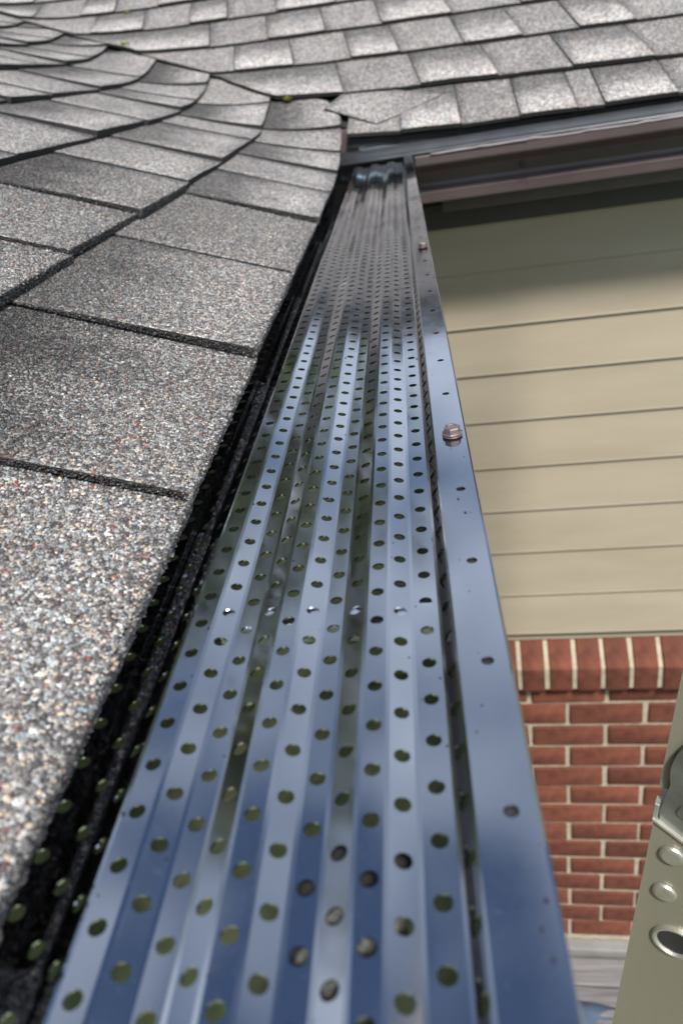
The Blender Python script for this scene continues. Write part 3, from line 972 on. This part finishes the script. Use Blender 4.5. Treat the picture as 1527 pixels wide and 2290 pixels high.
# ------------------------------------------------------------------ far gutter, its guard and lip
fg = empty('gutter', UV(0.7, 0.02, -0.217), 'dark bronze gutter along the eave above the cream siding', 'gutter')
prof = [(0.060, -0.125), (0.060, -0.216), (0.0055, -0.217), (0.0045, -0.2155), (0.0032, -0.2015), (0.0056, -0.1990), (0.0110, -0.1920), (0.0122, -0.186), (0.0095, -0.178),
        (0.0030, -0.167), (-0.0070, -0.159), (-0.0150, -0.1555), (-0.0265, -0.1545), (-0.0275, -0.152), (-0.0275, -0.1405), (-0.0268, -0.1395), (-0.022, -0.1392)]
def seg(a, b, grow, nm):
    me = extrude_profile(nm, [(p - grow if p < 0.05 else p, z) for p, z in prof], a, b, frame_far, smooth=False, n=1)
    o = link(nm, me, M['bronze'], fg)
    s = o.modifiers.new('thickness', 'SOLIDIFY'); s.thickness = 0.0008; s.offset = -1
    return o
seg(-0.055, 0.130, 0.0, 'trough'); seg(0.122, 2.2, 0.0012, 'trough')
bmx = bmesh.new(); box_bm(0.113, 0.121, 0.0040, 0.0075, -0.182, -0.166, 0.001, 1, bmx)
for vt in bmx.verts: vt.co = UV(*vt.co)
link('rivet', bmesh_me('rivet', bmx), M['bronze_dark'], fg)

fgg = empty('gutter_guard', UV(0.7, 0.0, -0.14), 'rounded black guard strip tucked under the lowest shingles above the bronze gutter', 'gutter guard')
pg = [(0.0365, -0.1195), (0.012, -0.1195), (-0.002, -0.1203), (-0.0105, -0.1222), (-0.0160, -0.1252), (-0.0190, -0.1285), (-0.0210, -0.1304), (-0.0240, -0.1314), (-0.0262, -0.1328), (-0.0272, -0.1346), (-0.0268, -0.1372)]
pgf = []
me = extrude_profile('nose_strip', pg, -0.185, 2.2, frame_far, smooth=True, n=30)
o = link('nose_strip', me, M['black_guard'], fgg)
s = o.modifiers.new('thickness', 'SOLIDIFY'); s.thickness = 0.0006; s.offset = -1
# bright lip strip with crimps, a little wavy
nseg = 160
v_, f_ = [], []
for i in range(nseg + 1):
    u = -0.03 + 2.2*i/nseg
    wv = 0.0007*math.sin(u*21) + 0.0005*math.sin(u*57 + 1)
    cr_ = 0.0012 if i % 6 == 0 else 0
    for (p, z) in [(-0.0295, -0.1397), (-0.0302, -0.1385 + wv + cr_), (-0.0290, -0.1372 + wv + cr_), (-0.0262, -0.1370 + wv)]:
        v_.append(UV(u, p, z))
for i in range(nseg):
    for j in range(3):
        a = i*4 + j; f_.append((a, a + 1, a + 5, a + 4))
o = link('lip_strip', pydata('lip_strip', v_, f_, True), M['lip'], fgg)
s = o.modifiers.new('thickness', 'SOLIDIFY'); s.thickness = 0.0005; s.offset = -1

# ------------------------------------------------------------------ ladder
lad = empty('ladder', (0.13, 0.33, GZ), 'hinged aluminium ladder with riveted rails standing beside the gutter', 'ladder')
# rail frame: origin at the hinge, ud = up along the rail, wd = out of the visible face, sd = across the face
PH_ = Vector((0.109, 0.293, -0.368))
up0 = Vector((0.098, 0.287, -0.376)) - Vector((0.065, 0.229, -0.469))
ud = Vector((0.075, -0.020, 1.0)).normalized()
wd = Vector((-0.42, -0.80, 0.0)); wd = (wd - ud*wd.dot(ud)).normalized()
sd = ud.cross(wd).normalized()          # to the right along the face, seen from the lens
if sd.x < 0: sd = -sd
LM = Matrix((sd, ud, wd)).transposed()
ORG = Vector((0.098, 0.287, -0.376))   # left top corner of the lower rail's face
def LP(a, b_, c): return ORG + sd*a + ud*b_ + wd*c
def lpart(name, bm, mat, parent=lad, smooth=False):
    for vt in bm.verts: vt.co = LP(*vt.co)
    return link(name, bmesh_me(name, bm, smooth), mat, parent)
RW = 0.075
BOT = (GZ - ORG.z)/ud.z
def rail(c0, name, mat):
    # C-section rail: face, two flanges, slanted top edge
    b = bmesh.new()
    def slab(a0, a1, c_0, c_1, t0, t1):
        vs = [b.verts.new(p) for p in ((a0, BOT + 0.01, c_0), (a1, BOT + 0.01, c_0), (a1, BOT + 0.01, c_1), (a0, BOT + 0.01, c_1), (a0, t0, c_0), (a1, t1, c_0), (a1, t1, c_1), (a0, t0, c_1))]
        for f in ((0,1,2,3),(7,6,5,4),(0,4,5,1),(1,5,6,2),(2,6,7,3),(3,7,4,0)): b.faces.new([vs[i] for i in f])
    slab(0, RW, c0 - 0.003, c0, 0.0, -0.040)
    slab(0, 0.003, c0 - 0.028, c0 - 0.0032, 0.0, 0.0)
    slab(RW - 0.003, RW, c0 - 0.028, c0 - 0.0032, -0.040, -0.040)
    bmesh.ops.recalc_face_normals(b, faces=b.faces)
    return lpart(name, b, mat)
rail(0.0, 'rail', M['ladder'])
rail(-0.42, 'rail', M['ladder'])
# bright saw-cut lip at the top of the rail
b = bmesh.new()
box_bm(0, 1, 0, 1, 0, 1, 0, 1, b)
for vt in b.verts:
    x, y, z = vt.co
    vt.co = (x*RW - 0.0006, -0.040*x + (y - 0.2)*0.0016, -0.004 + z*0.0055)
lpart('cut_edge', b, M['rivet'])
b = bmesh.new(); box_bm(-0.0012, 0.0014, -0.002, 0.0125, -0.006, 0.0006, 0.0005, 2, b); lpart('cut_edge', b, M['rivet'])
def disc(name, a, b_, c, prof, mat, n=28, ell=1.0, cap=True, parent=lad):
    bm = bmesh.new(); rings = []
    for (r_, z) in prof:
        rings.append([bm.verts.new((a + r_*math.cos(2*math.pi*i/n), b_ + ell*r_*math.sin(2*math.pi*i/n), c + z)) for i in range(n)])
    for q, w_ in zip(rings[:-1], rings[1:]):
        for i in range(n): bm.faces.new((q[i], q[(i+1) % n], w_[(i+1) % n], w_[i]))
    if cap: bm.faces.new(rings[-1])
    return lpart(name, bm, mat, parent, smooth=False)
def face_hit(px, py, c=0.0):
    """where a sight line meets the rail face; returns (a, b)"""
    r_ = CX*((px - 763.5)/1720) + CY*((py - 1145)/1720) + CZ
    o_ = LP(0, 0, c); t = o_.dot(wd)/r_.dot(wd); p = r_*t - ORG
    return p.dot(sd), p.dot(ud)
RIV = [(0.0068, 0.0), (0.0068, 0.0010), (0.0062, 0.0020), (0.0048, 0.0025)]
for (a, b_) in ((0.0125, -0.0230), (0.0130, -0.0565)):
    disc('rivet', a, b_, 0.0002, RIV, M['rivet'])
A, B = 0.0245, -0.098
disc('rung_collar', A, B, 0.0, [(0.0135, 0.0), (0.0135, 0.0014), (0.0125, 0.0024), (0.0112, 0.0024), (0.0102, 0.0012), (0.0100, -0.002)], M['rivet'], 40, cap=False)
disc('rung', A, B, 0.0, [(0.0101, -0.0004), (0.0101, 0.0006), (0.0090, 0.0007)], M['cavity'], 40)  # black disc painted as the shade inside the open rung tube
for k in range(1, 8):
    bk = B - 0.28*k
    if bk < BOT + 0.1: break
    disc('rung_collar', A, bk, 0.0, [(0.0135, 0.0), (0.0135, 0.0014), (0.0125, 0.0024), (0.0112, 0.0024), (0.0102, 0.0012), (0.0100, -0.002)], M['rivet'], 40, cap=False)
for k in range(0, 8):
    bk = B - 0.28*k
    if bk < BOT + 0.1: break
    disc('rung', A, bk, 0.0, [(0.0125, -0.0035), (0.0125, -0.4165)], M['ladder'], 24)
# hinge plate: lower tongue plus round body, and the rail above it
def hinge(c0):
    b = bmesh.new()
    pts_ = []
    cx_, cy_, rr = 0.046, 0.040, 0.043
    for i in range(28):
        a = math.pi*(1.08) - i/27*math.pi*1.16
        pts_.append((cx_ + rr*math.cos(a), cy_ + rr*math.sin(a)))
    pts_ += [(RW + 0.012, -0.046), (0.0035, -0.006), (0.0020, 0.006)]
    f0 = [b.verts.new((x, y, c0 - 0.0045)) for x, y in pts_]; f1 = [b.verts.new((x, y, c0 - 0.0012)) for x, y in pts_]
    b.faces.new(f1); b.faces.new(f0[::-1])
    for i in range(len(pts_)):
        j = (i + 1) % len(pts_); b.faces.new((f0[i], f0[j], f1[j], f1[i]))
    bmesh.ops.recalc_face_normals(b, faces=b.faces)
    hp = lpart('hinge', b, M['hinge'])
    disc('hinge_hub', cx_, cy_, c0 - 0.0012, [(0.020, 0.0), (0.0195, 0.0014), (0.017, 0.004), (0.010, 0.005)], M['hinge'], 48, parent=hp)
    disc('pin', 0.0145, 0.0125, c0 - 0.0011, [(0.0046, 0.0), (0.0044, 0.0010), (0.0036, 0.0014)], M['hinge'], 24, parent=hp)
    return hp
hinge(0.0); hinge(-0.42)
def upper(c0):
    b = bmesh.new()
    box_bm(-0.001, RW - 0.002, 0.020, 1.2, c0 - 0.0085, c0 - 0.0055, 0, 1, b)
    box_bm(-0.001, 0.002, 0.020, 1.2, c0 - 0.033, c0 - 0.0087, 0, 1, b)
    box_bm(RW - 0.005, RW - 0.002, 0.020, 1.2, c0 - 0.033, c0 - 0.0087, 0, 1, b)
    return lpart('rail', b, M['ladder'])
upper(0.0); upper(-0.42)
for k in range(1, 4):
    disc('rung', A + 0.01, 0.02 + 0.28*k, 0.0, [(0.0125, -0.009), (0.0125, -0.424)], M['ladder'], 24)
for c0 in (0.0, -0.42):
    b = bmesh.new(); box_bm(-0.004, RW + 0.004, BOT - 0.0, BOT + 0.06, c0 - 0.032, c0 + 0.004, 0.003, 1, b)
    lpart('foot', b, M['cavity'])

# ------------------------------------------------------------------ moss sprigs in the valley
def moss(x, y, sz, label):
    z = z_roof(x, y) + 0.012
    r_ = random.Random(int(1000*abs(x)))
    vs, fs = [], []
    for i in range(40):
        a, el, l = r_.uniform(0, 6.28), r_.uniform(0.15, 1.3), sz*r_.uniform(0.5, 1)
        d = Vector((math.cos(a)*math.cos(el), math.sin(a)*math.cos(el), math.sin(el)))
        s = Vector((-math.sin(a), math.cos(a), 0))*sz*0.16
        b0 = Vector((x, y, z - 0.004)) + Vector((r_.uniform(-1, 1), r_.uniform(-1, 1), 0))*sz*0.35
        k = len(vs)
        vs += [b0 - s*0.5, b0 + d*l*0.55 - s, b0 + d*l, b0 + d*l*0.55 + s, b0 + s*0.5]
        fs.append((k, k + 1, k + 2, k + 3, k + 4))
    o = link('moss_sprig', pydata('moss_sprig', vs, fs), M['moss'])
    tag(o, label, 'moss')
moss(-0.582, 1.955, 0.017, 'yellow green moss tuft high in the roof valley')
moss(-0.196, 1.575, 0.011, 'tiny yellow moss speck low in the roof valley near the gutter corner')
moss(-0.62, 2.17, 0.011, 'yellow green moss speck on the shingles above the valley')

# ------------------------------------------------------------------ tree beyond the yard
def tree(name, x, y, hgt, rad, label):
    t = empty(name, (x, y, GZ), label, 'tree', 'trees beyond the yard')
    r_ = random.Random(int(x*10))
    bm = bmesh.new()
    def limb(p, q, r0, r1):
        d = (q - p); a = d.orthogonal().normalized(); b_ = d.cross(a).normalized()
        n = 8
        A_ = [bm.verts.new(p + (a*math.cos(6.283*i/n) + b_*math.sin(6.283*i/n))*r0) for i in range(n)]
        B_ = [bm.verts.new(q + (a*math.cos(6.283*i/n) + b_*math.sin(6.283*i/n))*r1) for i in range(n)]
        for i in range(n): bm.faces.new((A_[i], A_[(i+1) % n], B_[(i+1) % n], B_[i]))
    base = Vector((x, y, GZ)); top = base + Vector((0, 0, hgt*0.55))
    limb(base, top, 0.22, 0.13)
    tips = []
    for i in range(16):
        a = i*2.4; s = base + Vector((0, 0, hgt*r_.uniform(0.3, 0.55)))
        e = base + Vector((math.cos(a)*rad*0.6, math.sin(a)*rad*0.6, hgt*r_.uniform(0.5, 0.88)))
        limb(s, e, 0.09, 0.03); tips.append(e)
    link('trunk', bmesh_me('trunk', bm), M['bark'], t)
    vs, fs = [], []
    cen = [base + Vector((r_.gauss(0, 0.42)*rad, r_.gauss(0, 0.42)*rad, hgt*r_.uniform(0.38, 0.97))) for _ in range(60)] + tips
    for c in cen:
        for k in range(110):
            p = c + Vector((r_.gauss(0, 1), r_.gauss(0, 1), r_.gauss(0, 0.8)))*rad*0.13
            a = Vector((r_.gauss(0, 1), r_.gauss(0, 1), r_.gauss(0, 1))).normalized(); b_ = a.orthogonal().normalized()*0.055; a = a*0.10
            i = len(vs); vs += [p - a, p + b_, p + a, p - b_]; fs.append((i, i + 1, i + 2, i + 3))
    link('crown', pydata('crown', vs, fs), M['leaf'], t)
tree('broadleaf_tree', -3.0, 9.5, 9.6, 2.6, 'tall leafy tree rising behind the roof valley')
tree('broadleaf_tree', -6.8, 8.2, 10.5, 2.8, 'taller leafy tree further back behind the shingled slope')

# ------------------------------------------------------------------ lift everything to the ground
for o in scene.objects:
    if o.parent is None and o.type in ('MESH', 'EMPTY'):
        o.location.z += ZC
    if '_w' in o: del o['_w']
